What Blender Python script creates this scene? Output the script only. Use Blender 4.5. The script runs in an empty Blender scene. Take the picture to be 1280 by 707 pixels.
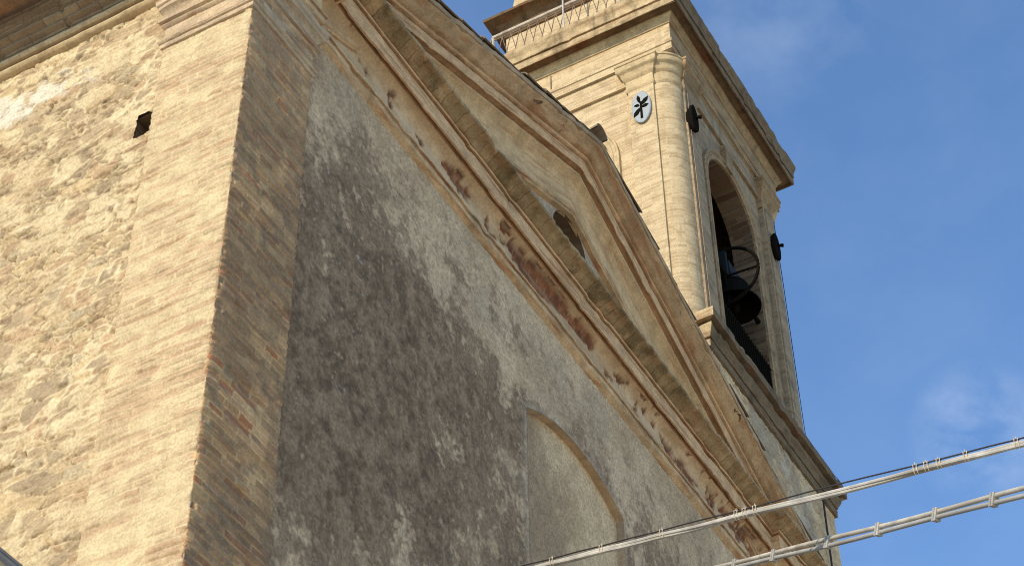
import bpy, math, random
import numpy as np
from mathutils import Matrix, Vector
R = math.radians
random.seed(4); RNG = np.random.default_rng(7)
S = bpy.context.scene
COL = S.collection

# ------------------------------------------------------------------ camera, sky, sun, exposure
AZ, PITCH, ROLL, FPX = R(28.85), R(44.45), R(0.95), 2553.0
fw = Vector((math.cos(AZ)*math.cos(PITCH), math.sin(AZ)*math.cos(PITCH), math.sin(PITCH)))
rt0 = Vector((math.sin(AZ), -math.cos(AZ), 0)); up0 = rt0.cross(fw)
cr, sr = math.cos(ROLL), math.sin(ROLL)
rt = cr*rt0 - sr*up0; up = sr*rt0 + cr*up0
cam = bpy.data.cameras.new('camera'); camo = bpy.data.objects.new('camera', cam); COL.objects.link(camo)
camo.matrix_world = Matrix(((rt.x, up.x, -fw.x, 0), (rt.y, up.y, -fw.y, 0), (rt.z, up.z, -fw.z, 0), (0, 0, 0, 1)))
cam.sensor_width = 36; cam.lens = FPX/1280*36; cam.clip_start = .05; cam.clip_end = 2000
S.camera = camo
SUN_EL, SUN_A = R(30), R(10)          # sun to the west side (-X), a little behind the facade (+Y)
tosun = Vector((-math.cos(SUN_A)*math.cos(SUN_EL), math.sin(SUN_A)*math.cos(SUN_EL), math.sin(SUN_EL)))
sl = bpy.data.lights.new('sun', 'SUN'); sl.energy = 2.75; sl.angle = R(.6); sl.color = (1, .88, .68)
so = bpy.data.objects.new('sun', sl); COL.objects.link(so)
so.rotation_euler = tosun.to_track_quat('Z', 'Y').to_euler(); so.location = (-20, 5, 30)
w = bpy.data.worlds.new('World'); S.world = w; w.use_nodes = True
nt = w.node_tree; nt.nodes.clear()
def WN(t, **k):
    n = nt.nodes.new(t)
    for a, b in k.items(): setattr(n, a, b)
    return n
wo = WN('ShaderNodeOutputWorld'); bg = WN('ShaderNodeBackground'); bg.inputs[1].default_value = .15
sky = WN('ShaderNodeTexSky', sky_type='NISHITA', sun_disc=False)
sky.sun_elevation = SUN_EL; sky.sun_rotation = math.atan2(tosun.x, tosun.y)
sky.air_density = 1.0; sky.dust_density = .15; sky.ozone_density = 1.7
tc = WN('ShaderNodeTexCoord'); mp = WN('ShaderNodeMapping'); mp.inputs['Scale'].default_value = (5., 6.5, 9.0)
mp.inputs['Rotation'].default_value = (.3, .2, .9)
cn = WN('ShaderNodeTexNoise'); cn.inputs['Scale'].default_value = 2.6; cn.inputs['Detail'].default_value = 9; cn.inputs['Roughness'].default_value = .58; cn.inputs['Distortion'].default_value = .15
cr_ = WN('ShaderNodeValToRGB'); cr_.color_ramp.elements[0].position = .36; cr_.color_ramp.elements[1].position = .72
cr_.color_ramp.elements[0].color = (0, 0, 0, 1); cr_.color_ramp.elements[1].color = (.34, .34, .34, 1)
mx = WN('ShaderNodeMix', data_type='RGBA'); mx.inputs[7].default_value = (4.6, 5.0, 5.8, 1)
L = nt.links.new
L(tc.outputs['Generated'], mp.inputs[0]); L(mp.outputs[0], cn.inputs['Vector']); L(cn.outputs[0], cr_.inputs[0])
tn = WN('ShaderNodeMix', data_type='RGBA', blend_type='MULTIPLY'); tn.inputs[0].default_value = 1; tn.inputs[7].default_value = (.77, .96, 1.12, 1)
cd_ = (Vector(fw)+rt*((1225-640)/FPX)-up*((540-353.5)/FPX)).normalized(); cd2 = (Vector(fw)+rt*((985-640)/FPX)-up*((20-353.5)/FPX)).normalized()
tot = None
for cdir, a_, b_, k_ in ((cd_, .9993, .99998, 1.), (cd2, .9985, .9999, .3)):
    dp = WN('ShaderNodeVectorMath', operation='DOT_PRODUCT'); dp.inputs[1].default_value = cdir; L(tc.outputs['Generated'], dp.inputs[0])
    mr = WN('ShaderNodeMapRange', interpolation_type='SMOOTHSTEP'); mr.inputs[1].default_value = a_; mr.inputs[2].default_value = b_; mr.inputs[4].default_value = k_; L(dp.outputs['Value'], mr.inputs[0])
    if tot is None: tot = mr.outputs[0]
    else:
        ad = WN('ShaderNodeMath', operation='ADD'); L(tot, ad.inputs[0]); L(mr.outputs[0], ad.inputs[1]); tot = ad.outputs[0]
ad = WN('ShaderNodeMath', operation='ADD'); L(tot, ad.inputs[0]); ad.inputs[1].default_value = .10
cm = WN('ShaderNodeMath', operation='MULTIPLY'); L(ad.outputs[0], cm.inputs[0]); L(cr_.outputs[0], cm.inputs[1])
L(sky.outputs[0], tn.inputs[6]); L(cm.outputs[0], mx.inputs[0]); L(tn.outputs[2], mx.inputs[6]); L(mx.outputs[2], bg.inputs[0]); L(bg.outputs[0], wo.inputs[0])
S.view_settings.view_transform = 'Standard'; S.view_settings.look = 'None'; S.view_settings.gamma = 1
S.view_settings.exposure = 0.58
S.render.engine = 'CYCLES'; S.cycles.pixel_filter_type = 'BLACKMAN_HARRIS'; S.cycles.filter_width = 1.05

# ------------------------------------------------------------------ numpy noise
def _h(i, j, k, s):
    n = (i*374761393 + j*668265263 + k*2147483647 + s*1274126177) & 0xffffffff
    n = ((n ^ (n >> 13))*1274126177) & 0xffffffff
    n = ((n ^ (n >> 16))*2246822519) & 0xffffffff
    return ((n ^ (n >> 15)) & 0xffffff)/float(0xffffff)
def vn(x, y, z, s=0):
    x, y, z = np.broadcast_arrays(np.asarray(x, float), np.asarray(y, float), np.asarray(z, float))
    i, j, k = np.floor(x).astype(np.int64), np.floor(y).astype(np.int64), np.floor(z).astype(np.int64)
    u, v, t = x-i, y-j, z-k
    u, v, t = u*u*(3-2*u), v*v*(3-2*v), t*t*(3-2*t)
    r = 0
    for a in (0, 1):
        for b in (0, 1):
            for c in (0, 1):
                r = r + _h(i+a, j+b, k+c, s)*(u if a else 1-u)*(v if b else 1-v)*(t if c else 1-t)
    return r
def fbm(x, y, z=0., o=4, s=0, g=.5):
    r, a, t, f = 0, 1., 0, 1.
    for q in range(o):
        r = r + a*vn(np.asarray(x)*f, np.asarray(y)*f, np.asarray(z)*f, s+q*17); t += a; a *= g; f *= 2.03
    return r/t
def sst(a, b, x): t = np.clip((x-a)/(b-a), 0, 1); return t*t*(3-2*t)
def mixc(c, d, t): return c*(1-t[..., None]) + d*t[..., None]
def voro(u, v, su, sv, s=0, jit=.9):
    """jittered-cell Voronoi: returns id, distance to edge (F2-F1) in cell units"""
    U, V = u/su, v/sv; iu, iv = np.floor(U).astype(np.int64), np.floor(V).astype(np.int64)
    f1 = np.full(U.shape, 9.); f2 = f1.copy(); idd = np.zeros(U.shape)
    for a in range(-2, 3):
        for b in range(-2, 3):
            cu, cv = iu+a, iv+b
            off = (cv & 1)*.5
            px = cu+.5+off*0+(_h(cu, cv, 3, s)-.5)*jit; py = cv+.5+(_h(cu, cv, 5, s)-.5)*jit
            d = ((np.abs(U-px))**3+(np.abs(V-py))**3)**(1/3.); hid = _h(cu, cv, 9, s)
            m = d < f1
            f2 = np.where(m, f1, np.minimum(f2, d)); f1 = np.where(m, d, f1); idd = np.where(m, hid, idd)
    return idd, f2-f1
def bricks(u, v, L_, H_, s=0):
    """running bond: id, distance to joint in metres"""
    vv = v+.006*(fbm(u*3, v*2, 0, 2, s+3)-.5)*2
    row = np.floor(vv/H_).astype(np.int64); ll = np.where(row % 2 == 0, L_, L_*.55)
    U = u/ll+_h(row, row*0, 1, s)*3; c = np.floor(U).astype(np.int64)
    du = np.minimum(U-c, 1-(U-c))*ll; dv = np.minimum(vv/H_-row, 1-(vv/H_-row))*H_
    return _h(c, row, 4, s), np.minimum(du, dv), _h(c, row, 8, s)

# ------------------------------------------------------------------ objects
def link(o, parent=None):
    COL.objects.link(o)
    if parent is not None:
        o.parent = parent
        r = parent
        loc = Vector((0, 0, 0))
        while r is not None:
            if r.type == 'EMPTY': loc = r.location.copy()
            r = r.parent
        o.matrix_parent_inverse = Matrix.Translation(-loc) if parent.type == 'EMPTY' else Matrix.Identity(4)
    return o
def tag(o, label=None, cat=None, group=None, kind=None):
    for k, v in (('label', label), ('category', cat), ('group', group), ('kind', kind)):
        if v: o[k] = v
    return o
def thing(name, loc, label, cat, group=None):
    o = bpy.data.objects.new(name, None); o.location = loc; COL.objects.link(o); return tag(o, label, cat, group)
def build(name, verts, faces, m, parent=None, col=None, smooth=True, sharp=38):
    me = bpy.data.meshes.new(name)
    V = np.asarray(verts, dtype=np.float32).reshape(-1, 3)
    F = faces
    if isinstance(F, np.ndarray):
        n = len(F); me.vertices.add(len(V)); me.vertices.foreach_set('co', V.ravel())
        me.loops.add(n*4); me.loops.foreach_set('vertex_index', F.astype(np.int32).ravel())
        me.polygons.add(n); me.polygons.foreach_set('loop_start', np.arange(0, n*4, 4, dtype=np.int32))
        me.update(calc_edges=True)
    else:
        me.from_pydata(V.tolist(), [], F)
    me.materials.append(m)
    if col is not None:
        a = me.color_attributes.new('Col', 'FLOAT_COLOR', 'POINT')
        c = np.ones((len(V), 4), np.float32); c[:, :3] = np.asarray(col).reshape(-1, 3); a.data.foreach_set('color', c.ravel())
    if smooth:
        me.polygons.foreach_set('use_smooth', np.ones(len(me.polygons), bool))
        if sharp: me.set_sharp_from_angle(angle=R(sharp))
    me.validate(); me.update()
    return link(bpy.data.objects.new(name, me), parent)
def gfaces(ny, nx, keep=None):
    i = np.arange(ny*nx).reshape(ny, nx)
    f = np.stack([i[:-1, :-1], i[:-1, 1:], i[1:, 1:], i[1:, :-1]], -1)
    return (f[keep] if keep is not None else f.reshape(-1, 4))
class MB:
    def __init__(s): s.v = []; s.f = []
    def add(s, v, f):
        b = len(s.v); s.v += [tuple(p) for p in v]; s.f += [tuple(i+b for i in q) for q in f]
    def box(s, a, b):
        (x0, y0, z0), (x1, y1, z1) = a, b
        s.add([(x0,y0,z0),(x1,y0,z0),(x1,y1,z0),(x0,y1,z0),(x0,y0,z1),(x1,y0,z1),(x1,y1,z1),(x0,y1,z1)],
              [(0,3,2,1),(4,5,6,7),(0,1,5,4),(1,2,6,5),(2,3,7,6),(3,0,4,7)])
    def tube(s, pts, r, n=8, closed=False):
        P = [Vector(p) for p in pts]; m = len(P); rs = r if isinstance(r, (list, tuple)) else [r]*m
        vs = []
        for i, p in enumerate(P):
            t = ((P[(i+1) % m]-P[i-1]) if closed else (P[min(i+1, m-1)]-P[max(i-1, 0)])).normalized()
            a = t.cross(Vector((0, 0, 1)))
            if a.length < .05: a = t.cross(Vector((1, 0, 0)))
            a.normalize(); b = t.cross(a)
            vs += [p+rs[i]*(math.cos(q*2*math.pi/n)*a+math.sin(q*2*math.pi/n)*b) for q in range(n)]
        fs = []
        for i in range(m if closed else m-1):
            j = (i+1) % m
            fs += [(i*n+q, i*n+(q+1) % n, j*n+(q+1) % n, j*n+q) for q in range(n)]
        if not closed: fs += [tuple(range(n))[::-1], tuple(range((m-1)*n, m*n))]
        s.add(vs, fs)
    def lathe(s, c, prof, n=32, a0=0, a1=2*math.pi):
        full = abs(a1-a0-2*math.pi) < 1e-6; k = n if full else n+1
        vs = [(c[0]+r*math.cos(a0+(a1-a0)*q/n), c[1]+r*math.sin(a0+(a1-a0)*q/n), c[2]+z) for r, z in prof for q in range(k)]
        fs = [(i*k+q, i*k+(q+1) % k, (i+1)*k+(q+1) % k, (i+1)*k+q) for i in range(len(prof)-1) for q in range(n)]
        s.add(vs, fs)
    def build(s, name, m, parent=None, smooth=False, sharp=38): return build(name, s.v, s.f, m, parent, smooth=smooth, sharp=sharp)

# ------------------------------------------------------------------ materials
def newmat(name):
    m = bpy.data.materials.new(name); m.use_nodes = True; t = m.node_tree; t.nodes.clear()
    o = t.nodes.new('ShaderNodeOutputMaterial'); b = t.nodes.new('ShaderNodeBsdfPrincipled'); t.links.new(b.outputs[0], o.inputs[0])
    b.inputs['Specular IOR Level'].default_value = .15; b.inputs['Roughness'].default_value = .93
    return m, t, b
class N:
    """tiny node DSL on world position"""
    def __init__(s, t): s.t = t; s.g = t.nodes.new('ShaderNodeNewGeometry'); s.pos = s.g.outputs['Position']
    def lk(s, a, b):
        if hasattr(a, 'links') or isinstance(a, bpy.types.NodeSocket): s.t.links.new(a, b)
        else: b.default_value = a if not isinstance(a, tuple) or len(a) != 3 or b.type != 'RGBA' else (*a, 1)
    def scale(s, sc, vec=None):
        n = s.t.nodes.new('ShaderNodeMapping'); n.inputs['Scale'].default_value = sc; s.t.links.new(vec or s.pos, n.inputs[0]); return n.outputs[0]
    def noise(s, sc, det=5, rough=.55, vec=None, dist=0.):
        n = s.t.nodes.new('ShaderNodeTexNoise'); n.inputs['Scale'].default_value = sc; n.inputs['Detail'].default_value = det
        n.inputs['Roughness'].default_value = rough; n.inputs['Distortion'].default_value = dist; s.t.links.new(vec or s.pos, n.inputs['Vector']); return n.outputs[0]
    def ramp(s, f, a, b, lo=0., hi=1.):
        n = s.t.nodes.new('ShaderNodeMapRange'); n.interpolation_type = 'SMOOTHSTEP'
        for i, v in ((1, a), (2, b), (3, lo), (4, hi)): n.inputs[i].default_value = v
        s.lk(f, n.inputs[0]); return n.outputs[0]
    def mix(s, f, a, b, mode='MIX'):
        n = s.t.nodes.new('ShaderNodeMix'); n.data_type = 'RGBA'; n.blend_type = mode; s.lk(f, n.inputs[0]); s.lk(a, n.inputs[6]); s.lk(b, n.inputs[7]); return n.outputs[2]
    def math(s, op, a, b=0.):
        n = s.t.nodes.new('ShaderNodeMath'); n.operation = op; s.lk(a, n.inputs[0]); s.lk(b, n.inputs[1]); return n.outputs[0]
    def attr(s, name='Col'):
        n = s.t.nodes.new('ShaderNodeAttribute'); n.attribute_name = name; return n.outputs['Color']
    def sepp(s):
        n = s.t.nodes.new('ShaderNodeSeparateXYZ'); s.t.links.new(s.pos, n.inputs[0]); return n.outputs
    def comb(s, x, y, z=0.):
        n = s.t.nodes.new('ShaderNodeCombineXYZ'); s.lk(x, n.inputs[0]); s.lk(y, n.inputs[1]); s.lk(z, n.inputs[2]); return n.outputs[0]
    def bump(s, h, st, dist, b, prev=None):
        n = s.t.nodes.new('ShaderNodeBump'); n.inputs['Strength'].default_value = st; n.inputs['Distance'].default_value = dist
        s.t.links.new(h, n.inputs['Height'])
        if prev is not None: s.t.links.new(prev, n.inputs['Normal'])
        s.t.links.new(n.outputs[0], b.inputs['Normal']); return n.outputs[0]

def mat_attr(name, bst=.35, fine=60., var=.25):
    m, t, b = newmat(name); n = N(t)
    f1 = n.noise(fine, 6, .65); f2 = n.noise(9., 5, .6)
    c = n.mix(1., n.attr(), n.mix(n.ramp(f1, .3, .7), (1-var,)*3, (1+var*.7,)*3), 'MULTIPLY')
    c = n.mix(1., c, n.mix(n.ramp(f2, .3, .7), (.88, .86, .84), (1.08, 1.08, 1.06)), 'MULTIPLY')
    t.links.new(c, b.inputs['Base Color'])
    h = n.bump(f1, bst, .006, b); n.bump(f2, .5, .02, b, h); return m

def mat_trim(name, base, dark, rust, ramt=.5, grime=.5, red=None, redthr=.62, rsc=2.6, bumpst=.5, rake=False, gain=(1.74, 1.47, 1.15), blocks=0., streaks=0.):
    """weathered moulding: eroded stone with run-off grime and rust coloured patches"""
    m, t, b = newmat(name); n = N(t)
    base, dark, rust = [tuple(v*g_ for v, g_ in zip(q, gain)) for q in (base, dark, rust)]
    if rake:
        p = n.sepp(); n.pos = n.comb(p[0], p[1], n.math('ADD', p[2], n.math('MULTIPLY', n.math('ABSOLUTE', n.math('SUBTRACT', p[0], 12.18)), .405)))
    big = n.noise(1.7, 6, .6, dist=.4); med = n.noise(7., 6, .62); fine = n.noise(55., 6, .7)
    streak = n.noise(1., 6, .6, vec=n.scale((5., 5., .9)))
    along = n.noise(1., 6, .6, vec=n.scale((1.5, 1.5, 17.)))
    c = n.mix(n.ramp(med, .3, .7), tuple(v*.82 for v in base), tuple(min(v*1.16, .9) for v in base))
    c = n.mix(n.ramp(along, .50, .64, 0, min(ramt*1.25, 1.)), c, rust)
    c = n.mix(n.ramp(streak, .5, .75, 0, grime), c, dark)
    c = n.mix(n.ramp(big, .5, .66, 0, grime*.8), c, tuple(v*1.2 for v in dark))
    hh = fine
    if blocks:
        p_ = n.sepp(); br = t.nodes.new('ShaderNodeTexBrick'); t.links.new(n.comb(n.math('ADD', p_[0], n.math('MULTIPLY', n.noise(6., 3), .09)), n.math('ADD', p_[2], .37)), br.inputs['Vector'])
        br.inputs['Scale'].default_value = 1.; br.inputs['Brick Width'].default_value = blocks; br.inputs['Row Height'].default_value = 1.; br.inputs['Mortar Size'].default_value = .008; br.inputs['Mortar Smooth'].default_value = .5
        br.offset = 0.
        for i_, cc in ((1, (1.2,)*3), (2, (.72,)*3), (3, (.42, .38, .32))): br.inputs[i_].default_value = (*cc, 1)
        c = n.mix(n.ramp(med, .40, .60, .15, .75), c, n.mix(1., c, br.outputs[0], 'MULTIPLY'))
    if red is not None:
        rn = n.noise(rsc, 6, .55, vec=n.scale((1., 1., 1.8)), dist=.5)
        f = n.ramp(rn, redthr, redthr+.025)
        c = n.mix(f, c, n.mix(n.ramp(med, .35, .65), red, tuple(v*.6 for v in red)))
        hb = n.math('SUBTRACT', 1., f)
        h0 = n.bump(hb, .9, .012, b)
    else: h0 = None
    c = n.mix(1., c, n.mix(n.ramp(fine, .3, .7), (.8, .8, .8), (1.15, 1.15, 1.15)), 'MULTIPLY')
    t.links.new(c, b.inputs['Base Color'])
    h = n.bump(fine, bumpst, .006, b, h0); n.bump(med, bumpst, .02, b, h); return m

def mat_brick(name, base, tint, mortar, H=.062, Lb=.28, contrast=.6, grime=.3, dark=(.16, .13, .09), axis=None):
    m, t, b = newmat(name); n = N(t)
    p = n.sepp(); nrm = t.nodes.new('ShaderNodeSeparateXYZ'); t.links.new(n.g.outputs['True Normal'], nrm.inputs[0])
    ax = n.ramp(n.math('ABSOLUTE', nrm.outputs[0]), .69, .7)
    if axis == 'y': ax = 1.
    u = p[1] if axis == 'y' else n.math('ADD', n.math('MULTIPLY', p[0], n.math('SUBTRACT', 1., ax)), n.math('MULTIPLY', p[1], ax))
    vec = n.comb(u, p[2])
    br = t.nodes.new('ShaderNodeTexBrick'); t.links.new(vec, br.inputs['Vector'])
    br.inputs['Scale'].default_value = 1.; br.inputs['Brick Width'].default_value = Lb; br.inputs['Row Height'].default_value = H
    br.inputs['Mortar Size'].default_value = .007; br.inputs['Mortar Smooth'].default_value = .3; br.inputs['Bias'].default_value = 0.
    for i, cc in ((1, base), (2, tint), (3, mortar)): br.inputs[i].default_value = (*cc, 1)
    med = n.noise(4., 6, .6); fine = n.noise(45., 6, .7); course = n.noise(1., 5, .6, vec=n.scale((2.2, 2.2, 22.)))
    c = n.mix(contrast, base, br.outputs[0])
    c = n.mix(n.ramp(course, .5, .72, 0, .55), c, tuple(v*.78 for v in tint))
    c = n.mix(n.ramp(med, .5, .7, 0, grime), c, dark)
    c = n.mix(n.ramp(n.noise(1., 6, .65, vec=n.scale((6., 6., .7))), .52, .72, 0, grime), c, dark)
    c = n.mix(n.ramp(n.noise(1., 4, .6, vec=n.scale((11., 11., 17.))), .60, .70, 0, .45), c, tuple(v*.72 for v in tint))
    c = n.mix(1., c, n.mix(n.ramp(fine, .3, .7), (.84, .84, .84), (1.12, 1.12, 1.12)), 'MULTIPLY')
    t.links.new(c, b.inputs['Base Color'])
    h = n.bump(br.outputs[1], .5, -.006, b) ; h = n.bump(fine, .35, .006, b, h); n.bump(course, .4, .012, b, h); return m

def mat_plain(name, c, rough=.6, metal=0., var=.15, sc=30., spec=.3, dirt=None):
    m, t, b = newmat(name); n = N(t)
    f = n.noise(sc, 5, .6)
    col = n.mix(n.ramp(f, .3, .7), tuple(v*(1-var) for v in c), tuple(v*(1+var) for v in c))
    if dirt: col = n.mix(n.ramp(n.noise(sc*.25, 5, .6), .45, .7, 0, .7), col, dirt)
    t.links.new(col, b.inputs['Base Color']); b.inputs['Roughness'].default_value = rough; b.inputs['Metallic'].default_value = metal
    b.inputs['Specular IOR Level'].default_value = spec; n.bump(f, .15, .004, b); return m

M = {}
M['rubble'] = mat_attr('rubble_masonry', .5, 48., .24)
M['pilaster'] = mat_attr('pilaster_brick', .3, 60., .2)
M['render'] = mat_attr('stained_render', .8, 42., .3)
M['panel'] = mat_attr('niche_render', .4, 40., .15)
M['trim'] = mat_trim('weathered_moulding', (.37, .29, .20), (.10, .078, .052), (.25, .135, .07), .7, .5)
M['capstone'] = mat_trim('pilaster_capital_stucco', (.52, .395, .27), (.22, .165, .11), (.36, .20, .115), .7, .3, gain=(1., .96, .88))
M['corona'] = mat_trim('pale_stucco_moulding', (.40, .30, .205), (.14, .10, .068), (.23, .12, .065), .6, .35)
M['frieze'] = mat_trim('ochre_stucco', (.38, .30, .20), (.20, .15, .10), (.30, .185, .10), .35, .3, red=(.17, .075, .045), redthr=.60)
M['rcorona'] = mat_trim('raking_corona_stucco', (.40, .30, .205), (.14, .10, .068), (.23, .12, .065), .6, .35, rake=True)
M['rtrim'] = mat_trim('raking_moulding_stucco', (.34, .25, .16), (.10, .078, .052), (.22, .11, .06), .9, .4, rake=True)
M['tfront'] = mat_trim('shade_toned_tower_stone', (.31, .235, .155), (.12, .09, .06), (.22, .13, .075), .6, .6, gain=(1.2, 1.08, .9))  # darker copy of tstone for front faces; their shade is in the colour
M['grimy_shade'] = mat_trim('shade_grime_ledge_stone', (.185, .14, .092), (.06, .046, .03), (.16, .085, .045), .6, .7, bumpst=.8, gain=(1.15, 1.05, .9))  # front ledge faces: shade painted in as dark brown, together with grime
M['mossy'] = mat_trim('mossy_brick_cyma', (.25, .20, .135), (.075, .062, .036), (.22, .12, .065), .4, .85, bumpst=1., blocks=.13)
M['rakeband'] = mat_trim('raking_band_stucco', (.38, .30, .20), (.22, .165, .11), (.27, .15, .08), .45, .2, rake=True)
M['cyma'] = mat_trim('raking_cyma_stucco', (.33, .255, .175), (.14, .105, .07), (.22, .105, .055), .5, .5, red=(.20, .10, .055), redthr=.64, rake=True)
M['slab'] = mat_trim('grey_edge_slab', (.27, .22, .165), (.12, .095, .07), (.19, .13, .09), .3, .5, rake=True)
M['tymp'] = mat_trim('tympanum_render', (.40, .35, .275), (.15, .14, .13), (.27, .19, .12), .1, .6)
M['tile'] = mat_trim('old_roof_tile', (.26, .20, .145), (.10, .085, .06), (.24, .12, .07), .5, .5, bumpst=.8, gain=(1., .96, .88))
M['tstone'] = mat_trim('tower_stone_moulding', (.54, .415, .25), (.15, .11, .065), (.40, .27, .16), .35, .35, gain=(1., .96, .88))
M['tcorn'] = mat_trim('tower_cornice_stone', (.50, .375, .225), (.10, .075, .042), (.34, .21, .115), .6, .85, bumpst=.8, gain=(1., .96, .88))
M['soffit'] = mat_trim('shade_rust_soffit', (.16, .115, .07), (.055, .042, .026), (.17, .075, .04), .7, .7, gain=(1.1, .95, .8))  # underside shade mixed into the brown, along with rust staining
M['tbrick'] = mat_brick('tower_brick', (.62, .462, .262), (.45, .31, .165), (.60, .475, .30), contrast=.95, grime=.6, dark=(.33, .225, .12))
M['tbrick_front'] = mat_brick('tower_brick_shade_toned', (.42, .30, .18), (.29, .185, .105), (.36, .275, .17), contrast=.9, grime=.65)  # darkened version of tbrick; the tower front's shade is part of this colour
M['tredbrick'] = mat_brick('belfry_inner_brick', (.24, .155, .085), (.11, .055, .03), (.20, .145, .09), H=.075, contrast=.9, grime=.35)  # brick toned down so its colour stands in for missing light inside
M['tdark'] = mat_plain('belfry_vault', (.10, .06, .035), .95)
M['iron'] = mat_plain('black_iron', (.011, .009, .007), .98, 0, spec=.0)
M['bronze'] = mat_plain('dark_bronze', (.010, .009, .007), .95, 0, spec=.01)
M['yoke'] = mat_plain('blue_grey_steel', (.014, .017, .018), .8, 0, spec=.15)
M['rust'] = mat_plain('rusty_iron', (.22, .15, .10), .8, .1, .3, dirt=(.10, .07, .05))
M['railpaint'] = mat_plain('pale_weathered_iron', (.50, .42, .32), .8, 0, .2, dirt=(.20, .14, .09))
M['enamel'] = mat_plain('white_enamel', (.29, .31, .31), .4, 0, .05)
M['pvc'] = mat_plain('pale_cable_sheath', (.45, .41, .35), .55, 0, .25, 9., dirt=(.20, .165, .12))
M['pvc2'] = mat_plain('grey_cable_sheath', (.34, .33, .31), .5, 0, .15, 9., dirt=(.20, .18, .155))
M['tie'] = mat_plain('yellowed_cable_tie', (.62, .50, .34), .6)
M['rubber'] = mat_plain('black_wire', (.035, .028, .025), .6)
M['conduit'] = mat_plain('grey_conduit', (.055, .053, .052), .5)
M['roof'] = mat_trim('roof_cover', (.30, .21, .15), (.12, .10, .07), (.28, .14, .08), .4, .5, gain=(1., .96, .88))

# ground
m, t, b = newmat('street_paving'); n = N(t)
c = n.mix(n.ramp(n.noise(1.2, 6), .35, .65), (.46, .385, .285), (.56, .475, .355)); t.links.new(c, b.inputs['Base Color']); M['ground'] = m
g = build('ground', [(-400,-400,-1.6),(400,-400,-1.6),(400,400,-1.6),(-400,400,-1.6)], [(0,1,2,3)], M['ground'], smooth=False); tag(g, kind='structure')

# ------------------------------------------------------------------ sweep along plan path
def resample(prof, mx=.05):
    out = [prof[0]]
    for a, b in zip(prof[:-1], prof[1:]):
        k = max(1, int(math.hypot(b[0]-a[0], b[1]-a[1])/mx))
        out += [(a[0]+(b[0]-a[0])*i/k, a[1]+(b[1]-a[1])*i/k) for i in range(1, k+1)]
    return out
def sweep(name, path, prof, m, parent=None, closed=False, step=.035, amp=.006, freq=9., chip=.0, joint=0., zfun=None, seed=0, sharp=38, jd=.03, fm=None, fseg=(1,)):
    P = [Vector((*p, 0)) for p in path]; k = len(P)
    segs = k if closed else k-1
    nrm = []
    for i in range(segs):
        d = (P[(i+1) % k]-P[i]).normalized(); nrm.append(Vector((d.y, -d.x, 0)))
    mit = []
    for i in range(k):
        a = nrm[i-1] if (closed or i > 0) else nrm[0]; b = nrm[i % segs] if (closed or i < k-1) else nrm[-1]
        mit.append((a+b)/(1+a.dot(b)))
    st = []; sg = []
    dist = 0
    for i in range(segs):
        a, b = P[i], P[(i+1) % k]; ma, mb = mit[i], mit[(i+1) % k]; ln = (b-a).length; c = max(1, int(ln/step))
        for q in range(c):
            f = q/c; wt = nrm[i] if 0 < q else ma
            st.append((a+(b-a)*f, wt, dist+ln*f)); sg.append(i)
        dist += ln
    if not closed: st.append((P[-1], mit[-1], dist))
    pr = np.array(resample(prof)); base = np.array([[s[0].x, s[0].y] for s in st]); ms = np.array([[s[1].x, s[1].y] for s in st]); ds = np.array([s[2] for s in st])
    p = np.broadcast_to(pr[None, :, 0], (len(st), len(pr))).copy(); z = np.broadcast_to(pr[None, :, 1], p.shape).copy()
    X = base[:, 0:1]+ms[:, 0:1]*p; Y = base[:, 1:2]+ms[:, 1:2]*p
    am = amp*np.clip(p/.03, .15, 1)
    d1 = (fbm(X*freq, Y*freq, z*freq, 3, seed)-.5)*2; d2 = (fbm(X*freq+31, Y*freq, z*freq, 3, seed+5)-.5)*2
    if chip:
        e = sst(.60, .74, fbm(X*4.5, Y*4.5, z*5, 4, seed+40)); p2 = p-e*chip*np.clip(p/.1, 0, 1)
    else: p2 = p.copy()
    if joint:
        jl = joint*(1+.0*ds); jj = np.floor(ds/joint+vn(np.floor(ds/joint), 0, 0, seed)*.0)
        f = np.abs(ds/joint-np.round(ds/joint))*joint
        gap = 1-sst(.004, .014, f)[:, None]; p2 = p2-gap*np.clip(p, 0, jd)
        p2 = p2+(_h(np.floor(ds/joint).astype(np.int64), 0, 2, seed)[:, None]-.5)*.006
    p2 = p2+d1*am*1.3
    X = base[:, 0:1]+ms[:, 0:1]*p2; Y = base[:, 1:2]+ms[:, 1:2]*p2; z = z+d2*am
    if zfun is not None: z = z+zfun(X)
    V = np.stack([X, Y, z], -1); n1, n2 = p.shape
    if closed: V = np.concatenate([V, V[:1]], 0); n1 += 1
    o = build(name, V, gfaces(n1, n2), m, parent, sharp=sharp)
    if fm is not None:
        o.data.materials.append(fm); idx = np.zeros((n1-1, n2-1), np.int32)
        for i, g_ in enumerate(sg[:n1-1]):
            if g_ in fseg: idx[i] = 1
        if len(idx.ravel()) == len(o.data.polygons): o.data.polygons.foreach_set('material_index', idx.ravel())
    return o

XC = 12.12
XR = 12.18
# ================================================================== CHURCH
church = thing('church', (12.1, 6.0, -1.6), 'old stone church with stained grey render front, pediment and sunlit rubble side wall', 'church')
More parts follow.
